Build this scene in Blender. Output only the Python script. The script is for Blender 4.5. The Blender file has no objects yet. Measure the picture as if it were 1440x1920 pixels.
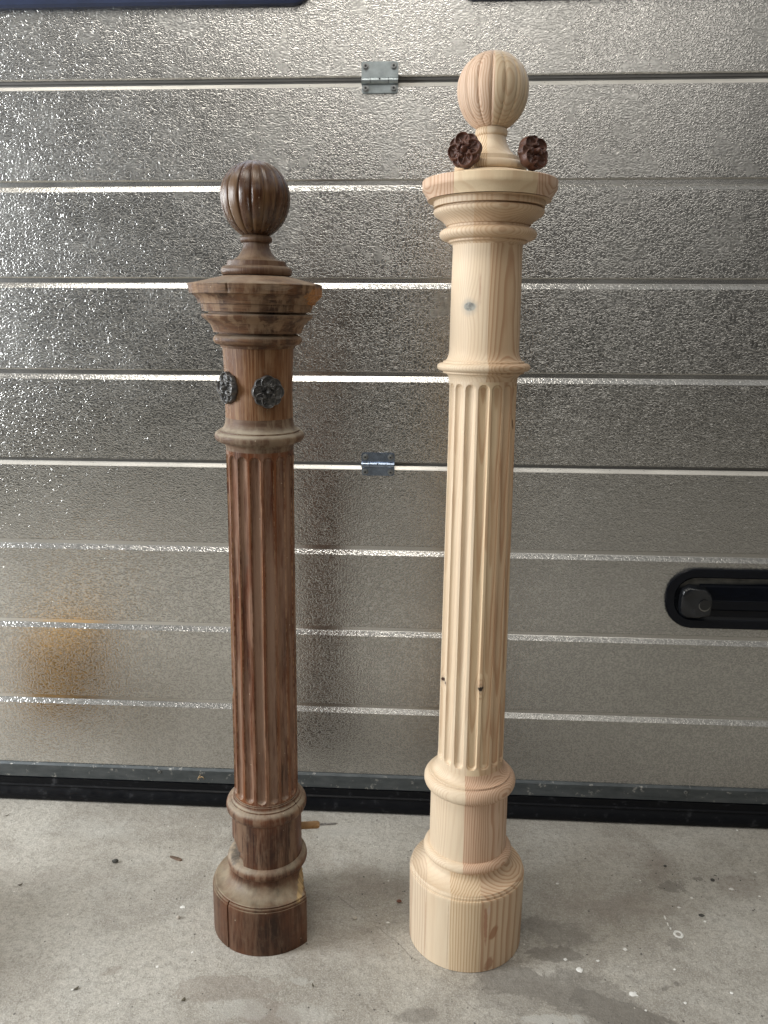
import bpy, bmesh, math, random
from mathutils import Vector, Matrix, noise
random.seed(7)
SC = bpy.context.scene
COL = SC.collection
mm = 0.001
PI = math.pi

# ------------------------------------------------------------------ camera
F_PX, PITCH, YAW, ROLL, CAM_H, WALL = 1540.0, 0.2208, 0.05978, 0.00543, 0.901, 1.4026
fwd = Vector((-math.sin(YAW)*math.cos(PITCH), math.cos(YAW)*math.cos(PITCH), -math.sin(PITCH)))
right = Vector((math.cos(YAW), math.sin(YAW), 0)); up = right.cross(fwd)
r2 = right*math.cos(ROLL) + up*math.sin(ROLL); u2 = -right*math.sin(ROLL) + up*math.cos(ROLL)
cam = bpy.data.cameras.new('camera'); camo = bpy.data.objects.new('camera', cam); COL.objects.link(camo)
m4 = Matrix((r2, u2, -fwd)).transposed().to_4x4(); m4.translation = Vector((0, 0, CAM_H))
camo.matrix_world = m4
cam.sensor_fit = 'VERTICAL'; cam.sensor_height = 36.0; cam.lens = F_PX/1920*36.0
cam.clip_start = 0.02; cam.clip_end = 100
SC.camera = camo

# ------------------------------------------------------------------ world (the dim workshop behind the camera)
SC.view_settings.view_transform = 'Standard'
SC.view_settings.look = 'None'
SC.view_settings.gamma = 1
SC.view_settings.use_curve_mapping = False
SC.view_settings.exposure = 0.0
world = bpy.data.worlds.new('World'); SC.world = world; world.use_nodes = True
wn = world.node_tree.nodes; wl = world.node_tree.links
for n in list(wn): wn.remove(n)
wo = wn.new('ShaderNodeOutputWorld'); wb = wn.new('ShaderNodeBackground')
wt = wn.new('ShaderNodeTexCoord'); ws = wn.new('ShaderNodeSeparateXYZ')
wr = wn.new('ShaderNodeValToRGB')
wl.new(wt.outputs['Generated'], ws.inputs[0])
mr = wn.new('ShaderNodeMapRange'); mr.inputs['From Min'].default_value = -1; mr.inputs['From Max'].default_value = 1
wl.new(ws.outputs['Z'], mr.inputs['Value']); wl.new(mr.outputs[0], wr.inputs[0])
def ramp(node, stops):
    el = node.color_ramp.elements
    while len(el) > 1: el.remove(el[-1])
    el[0].position = stops[0][0]; el[0].color = (*stops[0][1], 1)
    for p, c in stops[1:]:
        e = el.new(p); e.color = (*c, 1)
ramp(wr, [(0.0, (.07, .067, .06)), (.47, (.07, .068, .062)), (.52, (.055, .053, .052)), (.58, (.14, .137, .13)), (.64, (.38, .375, .36)),
          (.70, (.62, .61, .58)), (.80, (.95, .94, .90)), (1.0, (.60, .59, .57))])
wnz = wn.new('ShaderNodeTexNoise'); wnz.inputs['Scale'].default_value = 2.6; wnz.inputs['Detail'].default_value = 1
wl.new(wt.outputs['Generated'], wnz.inputs['Vector'])
wm = wn.new('ShaderNodeMapRange'); wm.inputs['From Min'].default_value = .3; wm.inputs['From Max'].default_value = .7
wm.inputs['To Min'].default_value = .55; wm.inputs['To Max'].default_value = 1.35
wl.new(wnz.outputs['Fac'], wm.inputs['Value'])
wx = wn.new('ShaderNodeVectorMath'); wx.operation = 'SCALE'
wl.new(wr.outputs[0], wx.inputs[0]); wl.new(wm.outputs[0], wx.inputs['Scale'])
wl.new(wx.outputs[0], wb.inputs['Color']); wb.inputs['Strength'].default_value = .50
wl.new(wb.outputs[0], wo.inputs[0])

def area(name, loc, target, sx, sy, power, col):
    l = bpy.data.lights.new(name, 'AREA'); l.shape = 'RECTANGLE'; l.size = sx; l.size_y = sy
    l.energy = power; l.color = col
    o = bpy.data.objects.new(name, l); COL.objects.link(o); o.location = loc
    o.rotation_euler = (Vector(target)-Vector(loc)).to_track_quat('-Z', 'Y').to_euler()
    return o
area('workshop_window_light', (-2.9, .25, 1.30), (0, 1.12, .45), 0.9, 1.1, 104, (.93, .97, 1.0))
area('ceiling_light', (-.6, .3, 2.75), (0, 1.1, .2), 1.8, .5, 25, (1.0, .95, .87))
area('ceiling_light_far', (0.2, -2.6, 2.7), (0, 1.2, .6), 3.0, .8, 13, (1.0, .95, .88))

# ------------------------------------------------------------------ helpers
def link(o, parent=None):
    COL.objects.link(o)
    if parent: o.parent = parent
    return o
def tag(o, label=None, cat=None, group=None, kind=None):
    if label: o['label'] = label
    if cat: o['category'] = cat
    if group: o['group'] = group
    if kind: o['kind'] = kind
    return o
def empty(name, loc=(0, 0, 0), rot=(0, 0, 0)):
    o = bpy.data.objects.new(name, None); o.empty_display_size = .05
    o.location = loc; o.rotation_euler = rot
    return link(o)
def meshobj(name, verts, faces, mats, parent=None, smooth=True, sharp=35, fm=None):
    me = bpy.data.meshes.new(name); me.from_pydata([tuple(v) for v in verts], [], faces)
    for m in (mats if isinstance(mats, (list, tuple)) else [mats]): me.materials.append(m)
    me.validate()
    bm = bmesh.new(); bm.from_mesh(me); bmesh.ops.recalc_face_normals(bm, faces=bm.faces); bm.to_mesh(me); bm.free()
    if smooth:
        me.shade_smooth(); me.set_sharp_from_angle(angle=math.radians(sharp))
    if fm:
        for p, i in zip(me.polygons, fm): p.material_index = i
    return link(bpy.data.objects.new(name, me), parent)
def bmobj(name, bm, mat, parent=None, smooth=True, sharp=35):
    bmesh.ops.recalc_face_normals(bm, faces=bm.faces)
    me = bpy.data.meshes.new(name); bm.to_mesh(me); bm.free(); me.materials.append(mat)
    if smooth:
        me.shade_smooth(); me.set_sharp_from_angle(angle=math.radians(sharp))
    return link(bpy.data.objects.new(name, me), parent)
def box(bm, c, s, bev=0):
    r = bmesh.ops.create_cube(bm, size=1, matrix=Matrix.Translation(c) @ Matrix.Diagonal((*s, 1)))
    if bev:
        ed = list({e for v in r['verts'] for e in v.link_edges})
        bmesh.ops.bevel(bm, geom=ed, offset=bev, segments=2, affect='EDGES')
def cyl(bm, p0, p1, r0, r1=None, seg=20):
    p0, p1 = Vector(p0), Vector(p1); r1 = r0 if r1 is None else r1; d = p1-p0
    M = Matrix.Translation((p0+p1)/2) @ d.to_track_quat('Z', 'Y').to_matrix().to_4x4()
    bmesh.ops.create_cone(bm, cap_ends=True, segments=seg, radius1=r0, radius2=r1, depth=d.length, matrix=M)

# node material helper ------------------------------------------------
class NT:
    def __init__(s, name):
        s.m = bpy.data.materials.new(name); s.m.use_nodes = True
        s.t = s.m.node_tree; s.b = s.t.nodes['Principled BSDF']; s.out = s.t.nodes['Material Output']
    def put(s, sock, v):
        if isinstance(v, bpy.types.NodeSocket): s.t.links.new(v, sock)
        elif isinstance(v, (tuple, list)) and len(v) == 3 and sock.type == 'RGBA': sock.default_value = (*v, 1)
        else: sock.default_value = v
    def n(s, typ, out=0, props=None, **ins):
        nd = s.t.nodes.new(typ)
        for k, v in (props or {}).items(): setattr(nd, k, v)
        for k, v in ins.items():
            key = int(k[1:]) if k[0] == '_' and k[1:].isdigit() else k.replace('_', ' ')
            s.put(nd.inputs[key], v)
        return nd.outputs[out]
    def math(s, op, a, b=0.0, c=None, clamp=False):
        nd = s.t.nodes.new('ShaderNodeMath'); nd.operation = op; nd.use_clamp = clamp
        s.put(nd.inputs[0], a); s.put(nd.inputs[1], b)
        if c is not None: s.put(nd.inputs[2], c)
        return nd.outputs[0]
    def vec(s, op, a, b):
        nd = s.t.nodes.new('ShaderNodeVectorMath'); nd.operation = op
        s.put(nd.inputs[0], a); s.put(nd.inputs[1], b); return nd.outputs[0]
    def mix(s, f, a, b, mode='MIX'):
        nd = s.t.nodes.new('ShaderNodeMix'); nd.data_type = 'RGBA'; nd.blend_type = mode
        s.put(nd.inputs[0], f); s.put(nd.inputs[6], a); s.put(nd.inputs[7], b); return nd.outputs[2]
    def mixf(s, f, a, b):
        nd = s.t.nodes.new('ShaderNodeMix'); nd.data_type = 'FLOAT'
        s.put(nd.inputs[0], f); s.put(nd.inputs[2], a); s.put(nd.inputs[3], b); return nd.outputs[0]
    def coord(s, which='Object'):
        return s.n('ShaderNodeTexCoord').node.outputs[which]
    def xyz(s, v):
        nd = s.t.nodes.new('ShaderNodeSeparateXYZ'); s.put(nd.inputs[0], v); return nd.outputs
    def comb(s, x, y, z):
        nd = s.t.nodes.new('ShaderNodeCombineXYZ')
        for i, v in enumerate((x, y, z)): s.put(nd.inputs[i], v)
        return nd.outputs[0]
    def noise(s, v, scale, detail=3, rough=.5, dist=0, col=False):
        nd = s.t.nodes.new('ShaderNodeTexNoise'); s.put(nd.inputs['Vector'], v)
        nd.inputs['Scale'].default_value = scale; nd.inputs['Detail'].default_value = detail
        nd.inputs['Roughness'].default_value = rough; nd.inputs['Distortion'].default_value = dist
        return nd.outputs[1 if col else 0]
    def vor(s, v, scale, feat='F1', out='Distance', rnd=1.0):
        nd = s.t.nodes.new('ShaderNodeTexVoronoi'); nd.feature = feat; s.put(nd.inputs['Vector'], v)
        nd.inputs['Scale'].default_value = scale; nd.inputs['Randomness'].default_value = rnd
        return nd.outputs[out]
    def map(s, v, a, b, c=0.0, d=1.0, smooth=False):
        nd = s.t.nodes.new('ShaderNodeMapRange'); nd.interpolation_type = 'SMOOTHSTEP' if smooth else 'LINEAR'
        s.put(nd.inputs[0], v)
        for i, q in enumerate((a, b, c, d)): s.put(nd.inputs[i+1], q)
        return nd.outputs[0]
    def ramp(s, f, stops, interp='LINEAR'):
        nd = s.t.nodes.new('ShaderNodeValToRGB'); s.put(nd.inputs[0], f); ramp(nd, stops)
        nd.color_ramp.interpolation = interp; return nd.outputs[0]
    def scale3(s, v, k): return s.vec('MULTIPLY', v, k)
    def bump(s, h, strength=1.0, dist=.001, normal=None):
        nd = s.t.nodes.new('ShaderNodeBump'); s.put(nd.inputs['Height'], h)
        s.put(nd.inputs['Strength'], strength); nd.inputs['Distance'].default_value = dist
        if normal: s.put(nd.inputs['Normal'], normal)
        return nd.outputs[0]
    def set(s, **k):
        for a, v in k.items(): s.put(s.b.inputs[a.replace('_', ' ')], v)
        return s.m
    def blob(s, X, Y, cx, cy, rx, ry, rot=0, soft=.3, wob=None, amp=.4):
        """0..1 mask of a ragged ellipse"""
        c, q = math.cos(rot), math.sin(rot)
        dx = s.math('SUBTRACT', X, cx); dy = s.math('SUBTRACT', Y, cy)
        a = s.math('ADD', s.math('MULTIPLY', dx, c/rx), s.math('MULTIPLY', dy, q/rx))
        b = s.math('ADD', s.math('MULTIPLY', dx, -q/ry), s.math('MULTIPLY', dy, c/ry))
        d = s.math('SQRT', s.math('ADD', s.math('MULTIPLY', a, a), s.math('MULTIPLY', b, b)))
        if wob is not None: d = s.math('ADD', d, s.math('MULTIPLY', s.math('SUBTRACT', wob, .5), amp*2))
        return s.map(d, 1.0, 1.0-soft, 0, 1, True)

# ------------------------------------------------------------------ materials
def mat_aluminium(name, emboss=1.0):
    t = NT(name); P = t.coord()
    warp = t.vec('ADD', P, t.scale3(t.noise(P, 40, 2, .5, col=True), (.007, .0, .007)))
    q = t.scale3(warp, (.92, 1.0, 1.4))
    n1 = t.noise(q, 172, 1.0, .5, .3)
    ridge = t.map(t.math('ABSOLUTE', t.math('SUBTRACT', n1, .5)), 0.0, .12, 1, 0, True)
    n2 = t.noise(q, 330, 1.5, .5)
    h = t.math('ADD', t.math('MULTIPLY', ridge, .8), t.math('MULTIPLY', n2, .6))
    big = t.noise(P, 3.0, 3, .5)
    col = t.mix(t.map(big, .35, .65), (.58, .57, .545), (.69, .68, .655))
    rough = t.math('ADD', t.map(t.noise(P, 9, 4, .6), .3, .7, -.03, .04), t.map(t.xyz(P)[2], .35, 1.0, .17, .26))
    # dull dusty film low on the door, reaching higher towards the right
    X, _y, Z = t.xyz(P)
    wv = t.math('MULTIPLY', t.math('SUBTRACT', t.noise(P, 5, 5, .6), .5), .22)
    ztop = t.math('ADD', t.map(X, -.70, .10, -.22, .60), wv)
    low = t.map(t.math('SUBTRACT', Z, ztop), .24, -.42, 0, 1, True)
    low = t.math('MULTIPLY', low, t.map(t.noise(P, 26, 5, .65), .3, .7, .9, 1.0))
    # valleys of the embossing darkened in colour, painting in the relief's shade
    if emboss > .5: col = t.mix(t.map(h, .75, .35, 0, .38), col, (.30, .295, .28))
    film = t.math('MULTIPLY', low, .50)
    fc = t.mix(t.map(h, .75, .35, 0, .5), (.30, .29, .26), (.17, .165, .15)) if emboss > .5 else (.265, .255, .225)  # film colour carries the same painted valley shade
    col = t.mix(film, col, fc)
    t.set(Base_Color=col, Metallic=t.mixf(film, 1.0, .7), Roughness=t.math('ADD', rough, t.math('MULTIPLY', low, .08)))
    if emboss:
        t.set(Normal=t.bump(h, t.math('MULTIPLY', t.math('MULTIPLY', t.map(low, 0, 1, 1.0, 1.35), t.map(Z, .35, .95, .62, .76)), emboss), .00027))
    return t.m
M_ALU = mat_aluminium('embossed_aluminium', 1.0)
M_ALUS = mat_aluminium('smooth_rib_aluminium', .18)
def mat_strip(name, col, rough, met, speck=True):
    t = NT(name); P = t.coord()
    c = t.mix(t.map(t.noise(t.scale3(P, (1, 1, 4)), 14, 4, .6), .35, .7), col, tuple(k*.78 for k in col))
    if speck:
        v = t.noise(P, 420, 2, .6); c = t.mix(t.map(v, .68, .72), c, (.08, .06, .045))
    t.set(Base_Color=c, Roughness=rough, Metallic=met)
    return t.m
M_STRIP = mat_strip('painted_joint_lip', (.74, .71, .65), .32, .35)
M_GAP = mat_strip('joint_gasket', (.16, .155, .145), .5, .3, False)
M_RAIL = None
def mat_galv():
    t = NT('dusty_galvanised_rail'); P = t.coord()
    n = t.noise(t.scale3(P, (1, 1, 3)), 22, 5, .65)
    c = t.mix(t.map(n, .3, .7), (.055, .064, .068), (.11, .12, .124))
    c = t.mix(t.map(t.noise(P, 75, 4, .7), .60, .72), c, (.42, .41, .38))
    t.set(Base_Color=c, Metallic=.55, Roughness=.5)
    return t.m
M_RAIL = mat_galv()
def mat_rubber():
    t = NT('black_rubber'); P = t.coord()
    n = t.noise(P, 60, 4, .65)
    c = t.mix(t.map(n, .60, .78), (.003, .0035, .005), (.045, .046, .05))
    t.set(Base_Color=c, Roughness=t.map(n, .3, .7, .30, .55), Specular_IOR_Level=.18)
    return t.m
M_RUB = mat_rubber()
def mat_plain(name, col, rough=.5, met=0.0, var=.15, scale=40, bump=0, spec=.5):
    t = NT(name); P = t.coord(); n = t.noise(P, scale, 4, .6)
    c = t.mix(t.map(n, .3, .7), tuple(k*(1-var) for k in col), tuple(min(1, k*(1+var)) for k in col))
    t.set(Base_Color=c, Roughness=rough, Metallic=met, Specular_IOR_Level=spec)
    if bump: t.set(Normal=t.bump(t.noise(P, scale*4, 3), 1.0, bump))
    return t.m
M_NAVY = mat_plain('navy_window_plastic', (.012, .022, .06), .4)
M_BLK = mat_plain('black_handle_plastic', (.002, .003, .006), .20, 0, .3, 90, 0, .22)
M_ZINC = mat_plain('zinc_plate', (.34, .38, .39), .38, .9, .2, 70)
M_ZINC2 = mat_plain('bright_zinc_plate', (.30, .36, .46), .24, 1.0, .25, 90)
M_SCREW = mat_plain('bolt_steel', (.30, .31, .31), .35, .9, .3, 200)
M_HOLE = mat_plain('socket_black', (.01, .01, .01), .6)

def mat_glass_lit():
    t = NT('daylit_window_pane')
    t.set(Base_Color=(.5, .6, .7), Roughness=.2, Emission_Color=(.62, .78, 1.0), Emission_Strength=2.6)
    return t.m
M_PANE = mat_glass_lit()

def mat_floor():
    t = NT('worn_concrete'); P = t.coord(); X, Y, Z = t.xyz(P)
    a = t.noise(P, 2.6, 5, .6); b = t.noise(P, 11, 6, .65); c = t.noise(P, 75, 6, .7); d = t.noise(P, 520, 3, .7)
    a2 = t.noise(t.vec('ADD', P, (5, 2, 0)), 5.5, 8, .66, .8)
    col = t.mix(t.map(a, .36, .64), (.46, .425, .365), (.56, .535, .48))
    col = t.mix(t.math('MULTIPLY', t.map(a2, .46, .60), .55), col, (.275, .245, .205))
    col = t.mix(t.math('MULTIPLY', t.map(b, .50, .68), .5), col, (.56, .545, .50))
    col = t.mix(t.math('MULTIPLY', t.map(c, .47, .62), .42), col, (.24, .22, .19))
    e_ = t.noise(P, 190, 5, .75)
    col = t.mix(t.math('MULTIPLY', t.map(e_, .47, .60), .42), col, (.22, .20, .17))
    col = t.mix(t.math('MULTIPLY', t.map(d, .42, .60), .62), col, t.mix(1.0, col, (.66, .65, .63), 'MULTIPLY'))
    col = t.mix(t.math('MULTIPLY', t.map(t.noise(P, 340, 4, .75), .52, .64), .5), col, (.66, .64, .59))
    wob = t.map(t.noise(P, 15, 9, .66, .6), .25, .75); wob2 = t.noise(P, 8, 5, .6)
    def stain_shade(cx, cy, rx, ry, rot, soft, colr, k, w=None, amp=.75):
        nonlocal col
        m = t.blob(X, Y, cx, cy, rx, ry, rot, soft, w, amp)
        col = t.mix(t.math('MULTIPLY', m, k), col, colr)
    wobf = t.map(t.noise(P, 95, 6, .7, .5), .28, .72)
    for s in STAINS_SHADE:
        small = s[2] < .035
        stain_shade(*s, w=wobf if small else wob, amp=.7 if small else .75)
    # pitted specks, dark and pale
    v = t.vor(P, 46); vc = t.vor(P, 46, out='Color'); rnd = t.xyz(vc)[0]
    m = t.math('MULTIPLY', t.map(v, .10, .05), t.math('GREATER_THAN', rnd, .74))
    col = t.mix(t.math('MULTIPLY', m, .85), col, (.06, .05, .045))
    v2 = t.vor(t.vec('ADD', P, (3.3, 1.7, 0)), 31); r2_ = t.xyz(t.vor(t.vec('ADD', P, (3.3, 1.7, 0)), 31, out='Color'))[1]
    m = t.math('MULTIPLY', t.map(v2, .055, .035), t.math('GREATER_THAN', r2_, .82))
    col = t.mix(m, col, (.72, .70, .66))
    # hairline crack between the posts
    cr = t.math('ADD', t.math('SUBTRACT', Y, t.math('MULTIPLY', X, -1.02)), -1.020)
    cr = t.math('ADD', cr, t.math('MULTIPLY', t.math('SUBTRACT', t.noise(P, 12, 4, .6), .5), .035))
    crm = t.math('MULTIPLY', t.map(t.math('ABSOLUTE', cr), .0022, .0004), t.math('MULTIPLY', t.map(t.noise(P, 30, 3, .6), .42, .58), .5))
    crm = t.math('MULTIPLY', crm, t.blob(X, Y, -.01, 1.03, .2, .2, 0, .2))
    col = t.mix(crm, col, (.12, .105, .09))
    h = t.math('ADD', t.math('MULTIPLY', c, .6), t.math('ADD', t.math('MULTIPLY', d, .25), t.math('MULTIPLY', b, .8)))
    t.set(Base_Color=col, Roughness=t.map(b, .3, .7, .50, .72), Normal=t.bump(h, .9, .0035))
    return t.m

def pine(name, lams, knots=(), rot=0.0, base=(.68, .58, .45), streaks=(), ringmul=1.0):
    """solid pine: growth rings in object space, glued laminations cut by upright planes.
    lams: [(x_to_mm, tint, ring centre x mm, ring centre y mm, spacing mm, contrast)]"""
    t = NT(name); P = t.coord(); X0, Y0, Z = t.xyz(P)
    c, s_ = math.cos(rot), math.sin(rot)
    X = t.math('ADD', t.math('MULTIPLY', X0, c), t.math('MULTIPLY', Y0, s_))
    Y = t.math('ADD', t.math('MULTIPLY', X0, -s_), t.math('MULTIPLY', Y0, c))
    wz = t.noise(t.comb(X, Y, t.math('MULTIPLY', Z, .22)), 14, 3, .55)
    wf = t.noise(t.comb(X, Y, t.math('MULTIPLY', Z, .10)), 60, 2, .5)
    shift = t.math('ADD', t.math('MULTIPLY', t.math('SUBTRACT', wz, .5), .011), t.math('MULTIPLY', t.math('SUBTRACT', wf, .5), .004))
    for (kx, kz, kr, kc, amp) in knots:
        dx = t.math('DIVIDE', t.math('SUBTRACT', X0, kx*mm), kr*1.5*mm); dz = t.math('DIVIDE', t.math('SUBTRACT', Z, kz*mm), kr*3.2*mm)
        g = t.math('EXPONENT', t.math('MULTIPLY', t.math('ADD', t.math('MULTIPLY', dx, dx), t.math('MULTIPLY', dz, dz)), -1.0))
        g = t.math('MULTIPLY', g, t.math('LESS_THAN', Y0, 0.0))
        shift = t.math('ADD', shift, t.math('MULTIPLY', g, amp*mm))
    cx = lams[-1][2]*mm; cy = lams[-1][3]*mm; sp = lams[-1][4]*mm; tint = tuple(lams[-1][1]); con = lams[-1][5]
    for i in range(len(lams)-2, -1, -1):
        lx, tn, ax, ay, s1, k = lams[i]
        f = t.math('LESS_THAN', X, lx*mm)
        cx = t.mixf(f, cx, ax*mm); cy = t.mixf(f, cy, ay*mm); sp = t.mixf(f, sp, s1*mm); con = t.mixf(f, con, k)
        tint = t.mix(f, tint, tn)
    dx = t.math('SUBTRACT', t.math('ADD', X, t.math('MULTIPLY', Z, .010)), cx); dy = t.math('SUBTRACT', t.math('ADD', Y, t.math('MULTIPLY', Z, .016)), cy)
    rr = t.math('ADD', t.math('SQRT', t.math('ADD', t.math('MULTIPLY', dx, dx), t.math('MULTIPLY', dy, dy))), shift)
    fr = t.math('FRACT', t.math('DIVIDE', rr, sp))
    late = t.ramp(fr, [(0, (0, 0, 0)), (.45, (.10, .10, .10)), (.80, (1, 1, 1)), (.93, (.8, .8, .8)), (1.0, (0, 0, 0))])
    col = t.vec('MULTIPLY', base, (1, 1, 1)) if False else base
    b = t.mix(1.0, tint, col, 'MULTIPLY')
    lt = t.mix(1.0, b, (.64, .46, .37), 'MULTIPLY')
    b = t.mix(t.math('MULTIPLY', t.math('MULTIPLY', late, con), ringmul), b, lt)
    fib = t.noise(t.comb(X, Y, t.math('MULTIPLY', Z, .03)), 700, 2, .6)
    b = t.mix(t.math('MULTIPLY', t.map(fib, .3, .75), .28), b, t.scale3(b, (.80, .74, .68)))
    tone = t.noise(t.comb(X, Y, t.math('MULTIPLY', Z, .3)), 26, 3, .6)
    b = t.mix(t.math('MULTIPLY', t.map(tone, .35, .7), .35), b, t.mix(1.0, b, (1.0, .90, .82), 'MULTIPLY'))
    wk = t.noise(P, 130, 4, .6)
    for (sx, sz, rx, rz, rot_, colr, k, soft) in streaks:
        m = t.math('MULTIPLY', t.blob(X0, Z, sx*mm, sz*mm, rx*mm, rz*mm, rot_, soft, wk, .45), t.math('LESS_THAN', Y0, 0.0))
        b = t.mix(t.math('MULTIPLY', m, k), b, colr)
    for (kx, kz, kr, kc, amp) in knots:
        m = t.math('MULTIPLY', t.blob(X0, Z, kx*mm, kz*mm, kr*1.0*mm, kr*.8*mm, 0, .25, wk, .3), t.math('LESS_THAN', Y0, 0.0))
        halo = t.math('MULTIPLY', t.blob(X0, Z, kx*mm, kz*mm, kr*1.8*mm, kr*2.0*mm, 0, .8, wk, .3), t.math('LESS_THAN', Y0, 0.0))
        b = t.mix(t.math('MULTIPLY', halo, .35), b, tuple(k_*.5+.1 for k_ in kc))
        b = t.mix(m, b, t.mix(t.map(wk, .4, .6), kc, tuple(k_*.45 for k_ in kc)))
    h = t.math('ADD', t.math('MULTIPLY', late, .5), t.math('MULTIPLY', fib, .6))
    t.set(Base_Color=b, Roughness=.56, Specular_IOR_Level=.35, Normal=t.bump(h, .35, .0003))
    return t.m

def oldwood(name, dark, mid, light, dust=.5, rough=(.35, .6), stripe=1.0, dustcol=(.30, .26, .20), cav=False, seed=0.0, raw=(), spec=.32, horiz=False):
    """stained and worn pine; light = worn grey-tan areas, dust lies on surfaces that face up"""
    t = NT(name); P = t.coord(); X, Y, Z = t.xyz(P)
    ang = t.math('ARCTAN2', X, Y)
    PP = t.vec('ADD', P, (seed, seed*.7, seed*1.3))
    st = t.noise(t.comb(t.math('MULTIPLY', ang, 13), seed, t.math('MULTIPLY', Z, 7)), 1.6, 4, .65)
    fine = t.noise(t.comb(t.math('MULTIPLY', ang, 27), seed, t.math('MULTIPLY', Z, 12)), 1.2, 3, .7)
    if horiz:      # flat-sawn cap blocks: the grain runs sideways
        st = t.noise(t.comb(t.math('MULTIPLY', X, 9), t.math('MULTIPLY', Y, 60), t.math('MULTIPLY', Z, 190)), 1.3, 5, .65)
        fine = t.noise(t.comb(t.math('MULTIPLY', X, 22), t.math('MULTIPLY', Y, 150), t.math('MULTIPLY', Z, 420)), 1.2, 3, .7)
    big = t.noise(t.vec('MULTIPLY', PP, (1, 1, .45)), 24, 5, .62)
    col = t.mix(t.map(big, .36, .62), dark, mid)
    col = t.mix(t.math('MULTIPLY', t.map(st, .46, .60), .75*stripe, clamp=True), col, t.mix(.5, mid, light))
    col = t.mix(t.math('MULTIPLY', t.map(fine, .48, .62), .6*stripe, clamp=True), col, dark)
    wear = t.noise(t.vec('MULTIPLY', PP, (1, 1, .12)), 50, 5, .7)
    col = t.mix(t.math('MULTIPLY', t.map(wear, .49, .58), .62), col, light)
    if cav:
        a = t.n('ShaderNodeAttribute', 2, {'attribute_name': 'flute'})
        patch = t.noise(t.vec('MULTIPLY', PP, (1, 1, .09)), 34, 5, .62)
        gm = t.math('MULTIPLY', t.map(a, .15, .8), t.map(patch, .42, .58))
        col = t.mix(t.math('MULTIPLY', gm, .85), col, light)
        ed = t.math('MULTIPLY', t.map(a, .55, .0), t.map(patch, .62, .44))
        col = t.mix(t.math('MULTIPLY', ed, .55), col, (.20, .075, .028))
        rim = t.math('MULTIPLY', t.map(t.math('ABSOLUTE', t.math('SUBTRACT', a, .22)), .2, .02), t.map(t.noise(PP, 90, 4, .7), .42, .6))
        col = t.mix(t.math('MULTIPLY', rim, .62), col, (.42, .27, .15))
    nz = t.xyz(t.n('ShaderNodeNewGeometry', 1))[2]
    dn = t.noise(PP, 70, 5, .65)
    dm = t.math('MULTIPLY', t.map(t.math('ADD', nz, t.math('MULTIPLY', t.math('SUBTRACT', dn, .5), .6)), .12, .7, 0, 1, True), t.math('MULTIPLY', t.map(t.noise(PP, 26, 5, .62), .38, .60, .35, 1.0), dust))
    dm2 = t.math('MULTIPLY', t.map(dn, .54, .74), .20*dust)
    dm = t.math('MAXIMUM', dm, dm2)
    col = t.mix(dm, col, dustcol)
    flk = t.vor(PP, 150); fr = t.xyz(t.vor(PP, 150, out='Color'))[0]
    fm_ = t.math('MULTIPLY', t.map(flk, .16, .10), t.math('GREATER_THAN', fr, .955))
    col = t.mix(t.math('MULTIPLY', fm_, .7), col, (.50, .42, .32))
    for (rx, rz, ax, az, rot_, colr, k) in raw:
        m = t.blob(X, Z, rx*mm, rz*mm, ax*mm, az*mm, rot_, .3, t.noise(PP, 160, 4, .6), .5)
        col = t.mix(t.math('MULTIPLY', m, k), col, t.mix(t.map(fine, .4, .6), colr, tuple(c*.6 for c in colr)))
    h = t.math('ADD', t.math('MULTIPLY', st, .7), t.math('ADD', t.math('MULTIPLY', fine, .5), t.math('MULTIPLY', wear, .4)))
    rg = t.math('ADD', t.map(wear, .35, .65, rough[0], rough[1]), t.math('MULTIPLY', dm, .3), clamp=True)
    t.set(Base_Color=col, Roughness=rg, Specular_IOR_Level=spec, Normal=t.bump(h, .7, .0009))
    return t.m

def pt(x, y):
    """floor point seen at a pixel of the photograph (used to measure where small things lie)"""
    d = fwd + r2*((x-720)/F_PX) - u2*((y-960)/F_PX)
    k = CAM_H/-d.z
    return (d.x*k, d.y*k)

def S(x, y, w, h, rot, soft, col, k, *a):
    p = pt(x, y); q = pt(x+w, y); v = pt(x, y+h)
    return (p[0], p[1], abs(q[0]-p[0]), abs(v[1]-p[1]), rot, soft, col, k, *a)
BR = (.22, .18, .145); DK = (.155, .14, .12); PA = (.50, .49, .45); RD = (.22, .18, .15)
STAINS_SHADE = []  # floor stains, plus post shadows painted in as colour patches
def st_(*a):
    s = list(a); STAINS_SHADE.append(s)
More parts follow.
